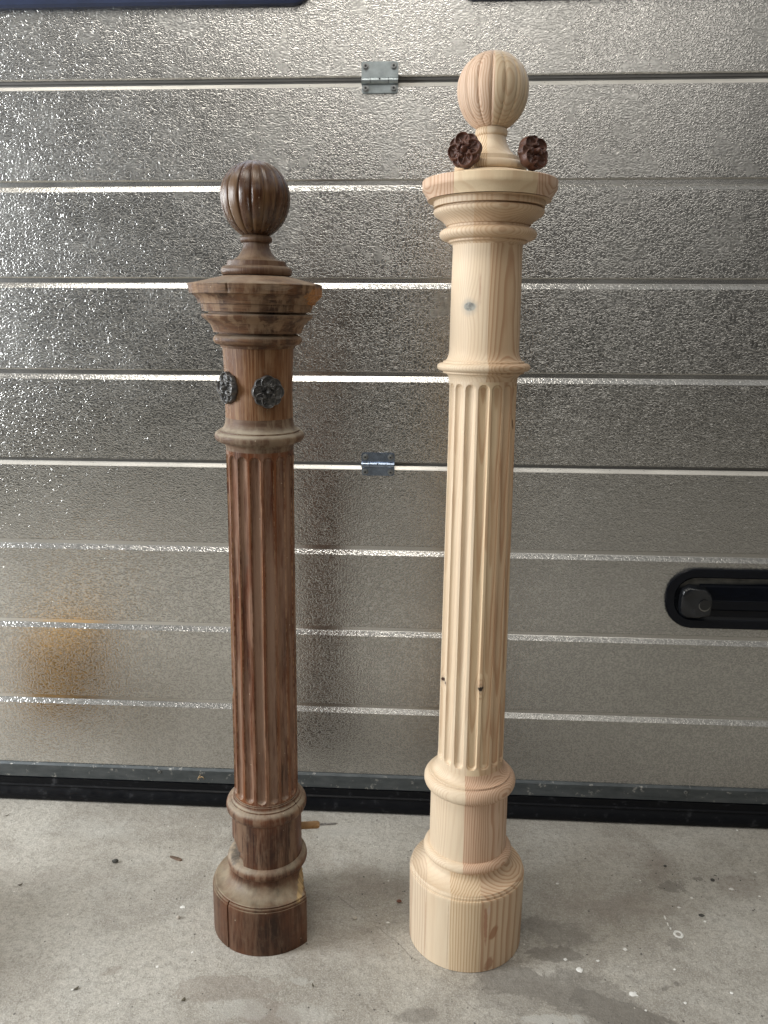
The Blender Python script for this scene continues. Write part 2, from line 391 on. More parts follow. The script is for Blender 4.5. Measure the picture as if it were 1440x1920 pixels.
# (filled after wob nodes exist; amp given as last value through the default noise)
for a in [S(1140, 1700, 170, 55, .1, .9, BR, .42), S(1030, 1745, 90, 32, -.2, .5, DK, .45), S(1230, 1640, 60, 26, .3, .6, RD, .35),  # first broad brown patch is the right post's cast shadow, painted on
          S(1260, 1662, 26, 11, 0, .25, DK, .55), S(690, 1650, 110, 50, 0, .9, BR, .35), S(1190, 1600, 90, 30, 0, .8, RD, .25),  # broad brown patch between the posts paints the left post's shadow
          S(1390, 1665, 60, 36, 0, .7, RD, .35), S(90, 1640, 110, 40, 0, .9, RD, .25), S(620, 1780, 180, 50, .2, .9, BR, .28),
          S(1090, 1870, 165, 46, -.28, .10, DK, .42), S(985, 1860, 90, 60, 0, .12, DK, .30), S(1180, 1905, 90, 30, -.4, .12, DK, .5),
          S(1030, 1912, 60, 16, 0, .15, PA, .7), S(1040, 1790, 55, 16, 0, .15, DK, .55),
          S(430, 1850, 90, 26, .1, .15, BR, .36), S(500, 1905, 80, 30, 0, .15, RD, .45), S(455, 1895, 70, 24, 0, .35, PA, .35),
          S(560, 1900, 60, 22, 0, .35, PA, .3), S(565, 1838, 24, 8, 0, .3, PA, .5), S(780, 1905, 55, 18, .3, .5, DK, .5),
          S(1265, 1770, 18, 14, 0, .5, DK, .4), S(210, 1820, 26, 10, .6, .6, BR, .45), S(1310, 1648, 10, 4, 0, .4, DK, .6),
          S(1250, 1852, 10, 5, .5, .4, DK, .6), S(1268, 1845, 8, 5, .5, .4, DK, .6), S(1186, 1836, 16, 5, -.7, .4, DK, .35),
          S(630, 1560, 60, 22, 0, .8, PA, .30), S(180, 1560, 150, 26, 0, .9, PA, .25), S(1080, 1560, 120, 22, 0, .9, PA, .2)]:  # broad soft pale patches along the foot of the door
    st_(*a)
M_FLOOR = mat_floor()

# ------------------------------------------------------------------ floor
def build_floor():
    # fine enough near the posts for a faint unevenness of the slab
    vs = [(-4, -4, 0), (4, -4, 0), (4, 2.2, 0), (-4, 2.2, 0)]
    fl = meshobj('floor', vs, [(0, 1, 2, 3)], M_FLOOR, smooth=False)
    tag(fl, kind='structure')
    return fl
floor = build_floor()
M_PAINT = mat_plain('dried_white_paint', (.78, .77, .73), .5, 0, .08, 200)
def splash(x, y, w, h, n=14, jag=.35, hole=False, rot=0.0):
    cx, cy = pt(x, y); q = pt(x+w/2, y); v = pt(x, y+h/2)
    rx, ry = abs(q[0]-cx), abs(v[1]-cy)
    vs = []; top = .0009
    rnd = random.Random(int(x*7+y))
    rad = [1-jag*rnd.random() for _ in range(n)]
    if hole:
        for k in range(n):
            a = 2*PI*k/n
            for f, z in ((1.0*rad[k], .0004), (.85*rad[k], top), (.55, top), (.45, .0004)):
                vs.append((cx+rx*f*math.cos(a), cy+ry*f*math.sin(a), z))
        fs = []
        for k in range(n):
            for j in range(3):
                a = k*4+j; b = ((k+1) % n)*4+j
                fs.append((a, b, b+1, a+1))
    else:
        for k in range(n):
            a = 2*PI*k/n
            ca, sa = math.cos(a)*rx*rad[k], math.sin(a)*ry*rad[k]
            x_, y_ = ca*math.cos(rot)-sa*math.sin(rot), ca*math.sin(rot)+sa*math.cos(rot)
            vs += [(cx+x_, cy+y_, .0003), (cx+x_*.8, cy+y_*.8, top)]
        fs = [(k*2, ((k+1) % n)*2, ((k+1) % n)*2+1, k*2+1) for k in range(n)]
        fs.append(tuple(k*2+1 for k in range(n)))
    return meshobj('paint_spot', vs, fs, M_PAINT, floor)
for a in [(1087, 1819, 16, 12), (1189, 1864, 22, 18, 11, .7), (1272, 1752, 20, 16, 16, .15, True), (1371, 1667, 11, 5), (1172, 1780, 9, 6),
          (1045, 1657, 6, 4), (1297, 1684, 6, 4), (1322, 1728, 7, 4), (1285, 1881, 7, 6), (1121, 1802, 8, 5), (1060, 1799, 9, 6),
          (1247, 1721, 4, 10, 8, .3), (1252, 1733, 3, 8, 8, .3), (1257, 1741, 4, 6, 8, .3), (1273, 1702, 9, 4, 10, .4), (1382, 1557, 5, 3),
          (1424, 1681, 6, 3), (1416, 1636, 6, 3), (1265, 1818, 6, 4), (1211, 1895, 5, 4), (1372, 1862, 8, 5),
          (361, 1786, 6, 5), (295, 1813, 6, 6), (136, 1856, 8, 4), (127, 1715, 4, 3), (156, 1790, 4, 3), (222, 1882, 4, 3),
          (343, 1701, 12, 7, 10, .4), (150, 1500, 9, 5, 8, .5), (727, 1730, 8, 3)]:
    splash(*a)

# ------------------------------------------------------------------ garage door
SP = .1525; Z0 = 1.2772
door = empty('garage_door', (0, WALL, 0))
tag(door, 'wide silvery sectional garage door of embossed aluminium panels standing behind both posts', 'garage door')
XL, XR = -2.4, 2.4
def extrude_profile(name, prof, mat, parent, xs=(XL, XR), fm=None, smooth=False):
    """prof: (depth towards the camera, z) list, bottom to top; door-local coordinates"""
    vs = []; n = len(prof)
    for x in xs:
        for d, z in prof: vs.append((x, -d, z))
    fs = []
    for j in range(len(xs)-1):
        for i in range(n-1):
            a = j*n+i; fs.append((a, a+n, a+n+1, a+1))
    # back face
        a = j*n; fs.append((a+n-1, a+2*n-1, a+n, a))
    fs.append(tuple(range(n))); fs.append(tuple(range((len(xs)-1)*n, len(xs)*n)))
    f2 = None
    if fm:
        f2 = []
        for j in range(len(xs)-1): f2 += list(fm) + [0]
        f2 += [0, 0]
    return meshobj(name, vs, fs, mat, parent, smooth=smooth, fm=f2)
def groove(z):
    """rib groove in a panel, bottom to top: lower bevel (faces up) then upper bevel (faces down)"""
    return [(0, z-.0085), (-.0050, z-.0004), (-.0054, z+.0004), (-.0054, z+.0076), (-.0008, z+.0088), (0, z+.0096)]
BACK = -.04
def section(name, zb, zt, ks, lip=True, extra=None):
    prof = [(BACK, zb), (-.003, zb), (0, zb+.0018)]
    mats = [0, 0]
    for k in sorted(ks, reverse=True):
        g = groove(Z0-k*SP); mats.append(0); prof.append(g[0])
        for q, mi in zip(g[1:], (0, 2, 2, 2, 0)): prof.append(q); mats.append(mi)
    if lip:   # smooth cream lip along the top edge of the section
        prof.append((0, zt-.0072)); mats.append(0)
        prof.append((-.0012, zt-.0062)); mats.append(1)
        prof.append((-.0048, zt-.0004)); mats.append(1)
        prof.append((-.0062, zt)); mats.append(1)
    else:
        prof.append((0, zt)); mats.append(0)
    prof.append((BACK, zt)); mats.append(0)
    return extrude_profile(name, prof, [M_ALU, M_STRIP, M_ALUS], door, fm=mats)
section('door_panel', .0755, Z0-4*SP, [5, 6, 7])
section('door_panel', Z0-4*SP+.0052, Z0, [1, 2, 3])
section('door_panel', Z0+.0078, Z0+.0078+4*SP-.006, [-4+.9], lip=False)
for z, h in ((Z0, .0078), (Z0-4*SP, .0052)):
    extrude_profile('gasket', [(BACK+.004, z-.004), (-.0085, z-.004), (-.0085, z+h*.45), (-.0060, z+h*.5), (-.0060, z+h+.003), (BACK+.004, z+h+.003)], M_GAP, door)
# bottom rail and rubber seal
extrude_profile('bottom_rail', [(BACK, .0475), (.0035, .0475), (.0050, .0490), (.0050, .0735), (.0030, .0758), (.0016, .0772), (BACK+.002, .0772)], M_RAIL, door)
sealp = [(BACK, .001), (.006, .0008), (.0115, .0035), (.0135, .009), (.0125, .016), (.0085, .0235), (.0065, .0285), (.0085, .0300), (.0088, .0315),
         (.0060, .0335), (.0052, .040), (.0060, .0468), (.0030, .0474), (BACK, .0474)]
extrude_profile('rubber_seal', sealp, M_RUB, door, smooth=True)
bm = bmesh.new()
def rivet(x, z):
    bm = bmesh.new(); cyl(bm, (x, -.0045, z), (x, -.0068, z), .0036, .0030, 18)
    o = bmobj('rivet', bm, M_SCREW, door)
    bm = bmesh.new(); cyl(bm, (x, -.0066, z), (x, -.0072, z), .0013, .0013, 10); bmobj('rivet_hole', bm, M_HOLE, o)
for x, z in ((-.512, .0690), (.4767, .0672), (-1.5, .069), (1.47, .068)): rivet(x, z)

# hinges
def rounded_rect_pts(x0, x1, z0, z1, r, seg=5, corners=(1, 1, 1, 1)):
    pts = []
    for (cx, cz, a0, on) in ((x1-r, z1-r, 0, corners[0]), (x0+r, z1-r, PI/2, corners[1]), (x0+r, z0+r, PI, corners[2]), (x1-r, z0+r, 1.5*PI, corners[3])):
        if on:
            for k in range(seg+1):
                a = a0+PI/2*k/seg; pts.append((cx+r*math.cos(a), cz+r*math.sin(a)))
        else:
            a = a0+PI/4; pts.append((cx+r*(1 if math.cos(a) > 0 else -1), cz+r*(1 if math.sin(a) > 0 else -1)))
    return pts
def plate(name, pts, y0, y1, mat, parent, bev=.0006):
    bm = bmesh.new()
    a = [bm.verts.new((x, y0, z)) for x, z in pts]; f = bm.faces.new(a)
    r = bmesh.ops.extrude_face_region(bm, geom=[f])
    for v in r['geom']:
        if isinstance(v, bmesh.types.BMVert): v.co.y = y1
    bmesh.ops.recalc_face_normals(bm, faces=bm.faces)
    if bev:
        ed = [e for e in bm.edges if abs(e.verts[0].co.y-y1) < 1e-6 and abs(e.verts[1].co.y-y1) < 1e-6]
        bmesh.ops.bevel(bm, geom=ed, offset=bev, segments=2, affect='EDGES')
    return bmobj(name, bm, mat, parent)
def hinge(x0, x1, zt, zb, zk, mat, knuckle_hi):
    h = plate('hinge', rounded_rect_pts(x0, x1, zk+.001, zt, .004, corners=(1, 1, 0, 0)), -.0002, -.0030, mat, door)
    plate('lower_leaf', rounded_rect_pts(x0+.0005, x1-.0005, zb, zk-.006, .004, corners=(0, 0, 1, 1)), -.0002, -.0028, mat, h)
    w = x1-x0; r = .0052
    for a, b, dz in ((0, .245, 0), (.25, .745, 0), (.75, 1, 0)):
        bm = bmesh.new(); cyl(bm, (x0+w*a+.0003, -.0040, zk-.003), (x0+w*b-.0003, -.0040, zk-.003), r, r, 22)
        bmobj('knuckle', bm, mat, h)
    bm = bmesh.new(); cyl(bm, (x0+w*.5, -.0088, zk-.001), (x0+w*.5, -.0094, zk-.001), .0013, .0013, 12); bmobj('oil_hole', bm, M_HOLE, h)
    for x in (x0+.0068, x1-.0068):
        for z in (zt-.0072, zb+.0068):
            bm = bmesh.new(); cyl(bm, (x, -.0030, z), (x, -.0040, z), .0054, .0052, 20); cyl(bm, (x, -.0040, z), (x, -.0072, z), .0042, .0036, 20)
            bo = bmobj('bolt', bm, M_SCREW, h)
            # sockets stay in the bolt mesh as a dark sunk disc
            bo.data.materials.append(M_HOLE)
            b2 = bmesh.new(); b2.from_mesh(bo.data)
            rr = bmesh.ops.create_cone(b2, cap_ends=True, segments=6, radius1=.0019, radius2=.0019, depth=.0006, matrix=Matrix.Translation((x, -.0074, z)) @ Matrix.Rotation(PI/2, 4, 'X'))
            for f in {f for v in rr['verts'] for f in v.link_faces}: f.material_index = 1
            b2.to_mesh(bo.data); b2.free()
    return h
hinge(-.1229, -.0652, 1.3060, 1.2602, Z0+.0035, M_ZINC, True)
hinge(-.1233, -.0660, .6905, .6505, Z0-4*SP+.0055, M_ZINC2, False)

# windows in the top section: only the lower rims reach into the picture
def ring_frame(name, x0, x1, z0, z1, r, w, d, mat, parent):
    out = rounded_rect_pts(x0, x1, z0, z1, r, 8); inn = rounded_rect_pts(x0+w, x1-w, z0+w, z1-w, max(r-w, .006), 8)
    n = len(out); vs = []
    lay = [(out, 0), (out, -d*.75), ([(a+(c-a)*.12, b+(e-b)*.12) for (a, b), (c, e) in zip(out, inn)], -d), ([(a+(c-a)*.85, b+(e-b)*.85) for (a, b), (c, e) in zip(out, inn)], -d), (inn, -d*.6), (inn, 0)]
    for pts, y in lay:
        for x, z in pts: vs.append((x, y, z))
    fs = []
    for j in range(len(lay)):
        k = (j+1) % len(lay)
        for i in range(n):
            a = j*n+i; b = j*n+(i+1) % n; c = k*n+(i+1) % n; e = k*n+i
            fs.append((a, b, c, e))
    return meshobj(name, vs, fs, mat, parent)
for x0, x1, zb in ((-.96, -.1985, 1.3875), (.024, .80, 1.3905)):
    wnd = ring_frame('window_frame', x0, x1, zb, zb+.36, .030, .034, .012, M_NAVY, door)
    plate('pane', rounded_rect_pts(x0+.03, x1-.03, zb+.03, zb+.33, .008), -.001, -.003, M_PANE, wnd, 0)

# recessed pull handle
def stadium(x0, x1, z0, z1, n=14, r=None):
    r = (z1-z0)/2 if r is None else r
    return rounded_rect_pts(x0, x1, z0, z1, r, n)
def mat_tray():
    t = NT('pale_top_handle_tray'); P = t.coord(); X, Y, Z = t.xyz(P)
    n = t.noise(P, 60, 5, .65)
    d = t.math('MULTIPLY', t.map(t.math('ADD', Z, t.math('MULTIPLY', X, -.06)), .434, .442), t.map(n, .3, .6, .4, 1))  # tray colour turns paler towards its top edge
    t.set(Base_Color=t.mix(d, (.004, .005, .007), (.085, .082, .072)), Roughness=t.mixf(d, .3, .7), Specular_IOR_Level=.3)
    return t.m
def pull():
    x0, x1, z0, z1 = .4108, .800, .3872, .4962
    rg = ring_frame('pull_handle', x0, x1, z0, z1, .050, .0175, .006, M_BLK, door)
    inn = rounded_rect_pts(x0+.0165, x1-.0165, z0+.0165, z1-.0165, .037, 10)
    # moulded tray: slopes back from the rim
    n = len(inn); vs = []; fs = []
    cxm, czm = (x0+x1)/2, (z0+z1)/2
    for f, y in ((0, -.004), (.004, -.0012), (.009, .0)):
        for x, z in inn:
            sx = 1 if x < cxm else -1; sz = 1 if z < czm else -1
            vs.append((x+sx*f, y-.0006, z+sz*f*.9))
    for j in range(2):
        for i in range(n): fs.append((j*n+i, j*n+(i+1) % n, (j+1)*n+(i+1) % n, (j+1)*n+i))
    fs.append(tuple(2*n+i for i in range(n)))
    meshobj('tray', vs, fs, mat_tray(), rg)
    # three-step horizontal grip bar
    prof = [(0.0008, .4085), (.0035, .4095), (.0040, .4215), (.0080, .4222), (.0105, .4250), (.0105, .4375), (.0112, .4385), (.0112, .4402), (.0098, .4412),
            (.0070, .4640), (.0060, .4672), (.0008, .4680)]
    vs = []; m = len(prof)
    xs = (.468, .776)
    for x in xs:
        for d, z in prof: vs.append((x, -d, z))
    fs = [(i, i+m, i+m+1, i+1) for i in range(m-1)] + [(m-1, 2*m-1, m, 0), tuple(range(m)), tuple(range(m, 2*m))]
    meshobj('grip_bar', vs, fs, M_BLK, rg, smooth=False)
    # pivot block with its screw hole
    bm = bmesh.new()
    pts = [(.4330, .424), (.4360, .4115), (.4460, .4040), (.4640, .4055), (.4870, .4110), (.4895, .4150), (.4900, .4500), (.4870, .4560), (.4760, .4665), (.4480, .4675), (.4370, .4600), (.4335, .4480)]
    a = [bm.verts.new((x, -.001, z)) for x, z in pts]; f = bm.faces.new(a)
    r = bmesh.ops.extrude_face_region(bm, geom=[f])
    top = [v for v in r['geom'] if isinstance(v, bmesh.types.BMVert)]
    for v in top:
        v.co.y = -.019 if v.co.x > .455 else -.012
        v.co.x = .466+(v.co.x-.466)*.86; v.co.z = .437+(v.co.z-.437)*.82
    bmesh.ops.recalc_face_normals(bm, faces=bm.faces)
    bmesh.ops.triangulate(bm, faces=[f for f in bm.faces if len(f.verts) > 4])
    pb = bmobj('pivot_block', bm, mat_plain('dusty_black_plastic', (.008, .009, .011), .22, 0, .6, 70, 0, .5), rg, sharp=50)
    bv = pb.modifiers.new('bevel', 'BEVEL'); bv.width = .0022; bv.segments = 3; bv.limit_method = 'ANGLE'; bv.angle_limit = math.radians(25)
    bm = bmesh.new(); cyl(bm, (.4745, -.0196, .4350), (.4745, -.0199, .4350), .0094, .0092, 24); ho = bmobj('screw_hole', bm, M_HOLE, rg)
    bm = bmesh.new(); cyl(bm, (.4745, -.0180, .4330), (.4745, -.0196, .4330), .0096, .0094, 24); bmobj('hole_crescent', bm, mat_plain('hole_lip', (.13, .125, .11), .5), rg)  # paler disc behind the hole leaves a crescent along its lower edge
    return rg
pull()

# ------------------------------------------------------------------ turned-post tools
def lathe(name, prof, mat, parent, nseg=128, rfun=None, post=None, attr=None, sharp=32):
    """prof bottom to top in mm; rfun(theta, z, r) -> r in mm; post(x,y,z,theta) -> point in mm"""
    vs = []; fs = []; av = []
    for (z, r) in prof:
        for k in range(nseg):
            th = 2*PI*k/nseg
            rr = rfun(th, z, r) if rfun else r
            x, y, zz = rr*math.sin(th), -rr*math.cos(th), z      # theta 0 faces the camera, grows to the right
            if post: x, y, zz = post(x, y, zz, th)
            vs.append((x*mm, y*mm, zz*mm))
            if attr: av.append(attr(th, z, r, rr))
    n = len(prof)
    for i in range(n-1):
        for k in range(nseg):
            a = i*nseg+k; b = i*nseg+(k+1) % nseg
            fs.append((a, b, b+nseg, a+nseg))
    fs.append(tuple(range(nseg))); fs.append(tuple((n-1)*nseg+k for k in range(nseg)))
    me = bpy.data.meshes.new(name); me.from_pydata(vs, [], fs); me.materials.append(mat)
    bm = bmesh.new(); bm.from_mesh(me); bmesh.ops.recalc_face_normals(bm, faces=bm.faces); bm.to_mesh(me); bm.free()
    me.shade_smooth(); me.set_sharp_from_angle(angle=math.radians(sharp))
    if attr:
        at = me.attributes.new('flute', 'FLOAT', 'POINT')
        for i, v in enumerate(av): at.data[i].value = v
    return link(bpy.data.objects.new(name, me), parent)
def dense(prof, step=4.0):
    out = [prof[0]]
    for (z0, r0), (z1, r1) in zip(prof, prof[1:]):
        L = math.hypot(z1-z0, r1-r0); n = max(1, int(L/step))
        for k in range(1, n+1): out.append((z0+(z1-z0)*k/n, r0+(r1-r0)*k/n))
    return out
def torus(z0, z1, r0, r1, rm, n=12):
    o = []
    for k in range(n+1):
        a = PI*k/n; t = (1-math.cos(a))/2
        o.append((z0+(z1-z0)*t, r0+(r1-r0)*t + (rm-(r0+r1)/2)*math.sin(a)))
    return o
def cove(z0, r0, z1, r1, n=10, flat_first=True):
    o = []
    for k in range(n+1):
        a = PI/2*k/n
        if flat_first: o.append((z0+(z1-z0)*(1-math.cos(a)), r0+(r1-r0)*math.sin(a)))
        else: o.append((z0+(z1-z0)*math.sin(a), r0+(r1-r0)*(1-math.cos(a))))
    return o
def ogee(z0, r0, z1, r1, n=10):
    o = []
    for k in range(n+1):
        t = k/n; o.append((z0+(z1-z0)*t, r0+(r1-r0)*(t*t*(3-2*t)*.6+t*.4)))
    return o
def ballprof(zb, zt, zm, rm, rb, n=44):
    """melon-shaped ball, bottom to top; ends at radius rb at zb"""
    hb = (zm-zb)/math.sqrt(1-(rb/rm)**2); o = []
    a0 = -math.asin((zm-zb)/hb)
    for k in range(n+1):
        a = a0+(PI/2*.999-a0)*k/n
        o.append((zm+(hb if a < 0 else (zt-zm))*math.sin(a), max(.15, rm*math.cos(a))))
    return o
def melon(phase, depth):
    def f(th, z, r):
        c = abs(math.cos(8*(th-phase)+PI/2))
        lobe = math.sqrt(max(0.0, 1-(1-c)**2))          # round lobes, creased valleys
        return r*(1-depth*(1-lobe))
    return f
def fluting(phase, zb, zt, width, depth, count=16):
    step = 2*PI/count
    def prof(th, z, r):
        a = (th-phase+step/2) % step - step/2
        u = abs(a)*r; w = width/2
        v = 0
        if z > zt-w: v = z-(zt-w)
        if z < zb+w: v = (zb+w)-z
        d = math.hypot(u, v)/w
        return math.sqrt(max(0.0, 1-d*d)) if d < 1 else 0.0
    def rf(th, z, r): return r-depth*prof(th, z, r)
    def at(th, z, r, rr): return prof(th, z, r)
    return rf, at
def shaftprof(z0, z1, rf, zb, zt):
    zs = {z0, z1}
    z = z0
    while z < z1:
        near = min(abs(z-zb), abs(z-zt)) < 16
        z += 1.1 if near else 12
        zs.add(min(z, z1))
    return [(z, rf(z)) for z in sorted(zs)]

# rosette: four round petals over four lower ones, ribs and a button in the middle
def rosette_mesh(name, R, H, back=3.0, twist=0.0, soft=1.0):
    NA, NR = 144, 46
    def disc(x, y, a, c, rd):
        cx, cy = c*math.cos(a), c*math.sin(a); return math.hypot(x-cx, y-cy)/rd
    def h(x, y):
        """returns height (mm) with x,y in units of R"""
        r = math.hypot(x, y); th = math.atan2(y, x)
        z = .25*H*(1-r*r*.6)
        for k in range(4):
            d = disc(x, y, twist+PI/4+k*PI/2, .60, .385)
            if d < 1: z = max(z, H*(.26+.14*math.exp(-((d-.88)/.10)**2)+.06*d*d)*min(1, (1-d)/.06))
        for k in range(4):
            d = disc(x, y, twist+k*PI/2, .53, .47)
            if d < 1:
                rim = math.exp(-((d-.86)/.11)**2)
                zz = H*(.34+.34*rim-.14*(1-d*d)+.10*(1-r))
                zz *= min(1, (1-d)/.05)
                # three ribs fanning out of the middle
                da = (th-twist-k*PI/2+PI) % (2*PI)-PI
                for q in (-.42, 0, .42):
                    zz += H*.30*math.exp(-((da-q)*r/.045)**2)*max(0, 1-abs(r-.36)/.26)
                z = max(z, zz)
        # curled petal roots
        for k in range(4):
            for s in (-1, 1):
                a = twist+k*PI/2+s*.52
                d = math.hypot(x-.36*math.cos(a), y-.36*math.sin(a))
                if d < .10: z = max(z, H*(.45+.25*math.sqrt(1-(d/.10)**2)))
        if .17 < r < .27: z = min(z, H*.36)
        if r <= .17: z = H*(.55+.55*math.sqrt(1-(r/.17)**2))
        return z
    vs = [(0, 0, h(0, 0)*mm)]
    ring = []
    for i in range(1, NR+1):
        for k in range(NA):
            th = 2*PI*k/NA
            # outline of the flower
            out = 0
            for q in range(4):
                for c, rd, off in ((.53, .47, 0), (.60, .385, PI/4)):
                    da = (th-twist-q*PI/2-off+PI) % (2*PI)-PI
                    s = c*math.sin(da)
                    if abs(s) < rd and abs(da) < PI/2: out = max(out, c*math.cos(da)+math.sqrt(rd*rd-s*s))
            out = max(out, .93)
            rr = out*.995*i/NR
            x, y = rr*math.cos(th), rr*math.sin(th)
            vs.append((x*R*mm, y*R*mm, h(x, y)*mm))
    for zz, f in ((-.4*back, 1.0), (-back, .95)):
        for k in range(NA):
            v = vs[1+(NR-1)*NA+k]; vs.append((v[0]*f, v[1]*f, zz*mm))
    fs = [(0, 1+k, 1+(k+1) % NA) for k in range(NA)]
    for i in range(NR+1):
        a0 = 1+i*NA
        for k in range(NA): fs.append((a0+k, a0+NA+k, a0+NA+(k+1) % NA, a0+(k+1) % NA))
    fs.append(tuple(1+(NR+1)*NA+k for k in range(NA)))
    me = bpy.data.meshes.new(name); me.from_pydata(vs, [], fs)
    bm = bmesh.new(); bm.from_mesh(me); bmesh.ops.recalc_face_normals(bm, faces=bm.faces)
    for _ in range(int(soft)): bmesh.ops.smooth_vert(bm, verts=bm.verts, factor=.5, use_axis_x=False, use_axis_y=False, use_axis_z=True)
    bm.to_mesh(me); bm.free(); me.shade_smooth()
    return me

# ------------------------------------------------------------------ old post
LX, LY = -.2433, 1.1032
OLD_LEAN_Y = 0.020      # top comes slightly towards the camera
old = empty('newel_post', (LX, LY, 0), (OLD_LEAN_Y, .0136, 0)); old.scale = (1, 1, .9982)
tag(old, 'shorter old newel post of worn dark brown wood with fluted shaft and broken base', 'newel post', 'turned newel posts with melon finials')
ORA = (.40, .18, .055)
mo_ball = oldwood('old_ball_varnish', (.022, .008, .004), (.080, .030, .011), (.15, .082, .034), .10, (.22, .34), .7, (.20, .16, .11), seed=.3, spec=.55)
mo_fin = oldwood('old_finial_wood', (.050, .024, .015), (.10, .048, .026), (.18, .115, .07), .4, (.34, .5), .8, (.26, .20, .13), seed=.9)
mo_cap = oldwood('old_cap_wood', (.038, .017, .009), (.15, .066, .028), (.27, .18, .11), .6, (.45, .65), .8, (.36, .29, .215), seed=1.7, horiz=True,
                 raw=[(84, 936, 17, 19, 0, ORA, 1.0), (-45, 950, 30, 5, 0, (.24, .13, .06), .4), (40, 951, 20, 4, 0, (.34, .25, .18), .5)])
mo_neck = oldwood('old_neck_wood', (.10, .038, .013), (.17, .072, .026), (.29, .18, .10), .5, (.42, .6), 1.2, (.36, .29, .20), seed=2.3)
mo_col = oldwood('old_collar_wood', (.080, .042, .025), (.14, .080, .048), (.25, .19, .13), .9, (.5, .7), .5, (.33, .285, .22), seed=3.1, horiz=True)
mo_shaft = oldwood('old_shaft_wood', (.036, .012, .006), (.130, .038, .014), (.28, .175, .12), .35, (.24, .42), .9, (.36, .31, .25), cav=True, seed=4.2)
mo_ped = oldwood('old_pedestal_wood', (.036, .014, .008), (.13, .045, .019), (.24, .152, .098), .75, (.36, .55), .6, (.35, .30, .225), seed=5.5,
                 raw=[(-44, 138, 11, 20, 0, (.13, .11, .09), .85)])
mo_base = oldwood('old_base_wood', (.030, .012, .006), (.115, .042, .018), (.15, .085, .052), .65, (.32, .5), .40, (.335, .285, .20), seed=6.4,
                  raw=[(57, 92, 6, 16, 0, (.42, .29, .14), .9)])
def rag(th, z, a=1.0, f=.25, s=0.0):
    return a*(noise.noise(Vector((math.sin(th)*9+s, z*f, math.cos(th)*9)))-.0)
_c = pt(575.5, 1764); CUT = ((_c[0]-LX)*.962+(_c[1]-LY)*.273)/mm
# base with its right side split off
def base_post(x, y, z, th):
    a, b = .962, .273
    w = -b*x+a*y; d = a*x+b*y
    lim = CUT + .6*noise.noise(Vector((w*.12, z*.05, 1.3)))
    if z > 75.2: lim = CUT - 2.5 + 4.5*noise.noise(Vector((w*.15, z*.22, 4.1))) + max(0, (z-98))*.35
    if d > lim: x, y = a*lim-b*w, b*lim+a*w
    return x, y, z
def crack(th, z, r):
    a = (th+math.radians(33.5)+PI) % (2*PI)-PI
    if abs(a) < .012 and z < 80: r -= 7*(1-abs(a)/.012)
    return r
pr = [(0, 82.9), (1, 83.5), (73.2, 83.5), (75.0, 82.9), (75.2, 82.0), (77.6, 82.0), (79.0, 81.2), (79.2, 79.6), (81.2, 79.4), (82, 78.5)] + cove(82, 78.5, 107, 54.9, 14)[1:]
lathe('base', dense(pr, 2.2), mo_base, old, 720, crack, base_post)
# pedestal drum with beads; a chunk is broken out low on the left
def chunk(th, z, r):
    a = math.degrees((th+PI) % (2*PI)-PI)
    e = 2.2*noise.noise(Vector((z*.11, 2.0, 7.0)))
    if -112 < a < -32+e*1.6:
        hi = 153+4*noise.noise(Vector((a*.09, 0, 3))) if a < -50 else 143+5*noise.noise(Vector((a*.09, 0, 3)))
        if 124.5 < z < hi:
            r = min(r, 45.0+1.7*noise.noise(Vector((a*.16, z*.22, 5))))
    if 196 < z < 222 and abs(a-66) < 1.0: r -= 2.5
    return r
pr = torus(107, 124, 54.7, 52.3, 60.2) + [(124.6, 52.2), (195.5, 51.7)] + torus(196, 216, 53.0, 53.0, 59.6) + [(216.6, 52.6), (218.2, 52.6)] + cove(218.2, 52.2, 224, 49, 5) + [(224.2, 48.2), (226, 48.0)]
lathe('pedestal', dense(pr, 2.4), mo_ped, old, 300, chunk, None)
rf, at = fluting(math.radians(3.1), 229, 737.5, 14.2, 5.4)
def rs(z): return 47.0+(45.2-47.0)*min(1, max(0, (z-226)/430))
def nick(f):
    def g(th, z, r):
        rr = f(th, z, r)
        for a0, z0, da, dz, d in ((-76, 391, 10, 9, 2.4), (-60, 470, 6, 5, 1.5), (-50, 310, 4, 4, 1.2), (90, 560, 6, 5, 1.2), (-8, 520, 3, 3, 1.0)):
            a = math.degrees((th+PI) % (2*PI)-PI)
            q = ((a-a0)/da)**2+((z-z0)/dz)**2
            if q < 1: rr -= d*(1-q)
        return rr+.12*noise.noise(Vector((math.sin(th)*6, math.cos(th)*6, z*.02)))
    return g
pf = shaftprof(226, 743, rs, 229, 737.5)
pf = sorted(set(pf + [(z, rs(z)) for z in [300+6*k for k in range(48)]]))
lathe('fluted_shaft', pf, mo_shaft, old, 512, nick(rf), None, at, sharp=24)
pr = cove(743, 45.2, 751.5, 48.5, 6, False) + [(751.7, 49.5), (753.2, 50.5)] + torus(753.6, 767.0, 53.5, 54.5, 59.7) + [(767.2, 53.4), (769.2, 53.2)] + cove(769.4, 52.2, 786, 44.7, 10)
lathe('collar', dense(pr, 3), mo_col, old, 160)
pr = [(786, 44.7), (818, 44.2), (850, 45.0), (876.4, 46.2)]
nk = lathe('neck', dense(pr, 4), mo_neck, old, 160)
def cap_post(x, y, z, th):
    if z > 943.8:
        lim = 80.0+1.3*noise.noise(Vector((y*.1, z*.3, 2)))
        if x > lim: x = lim
    elif z > 917 and x > 66:
        x += 2.0*noise.noise(Vector((y*.25, z*.33, 9)))-(1.5 if z < 935 else -1.2)
    return x, y, z
def cap_crack(th, z, r):
    a = math.degrees((th+PI) % (2*PI)-PI)
    if z > 944 and abs(a+12) < .5 and r > 80: r -= 1.5
    return r
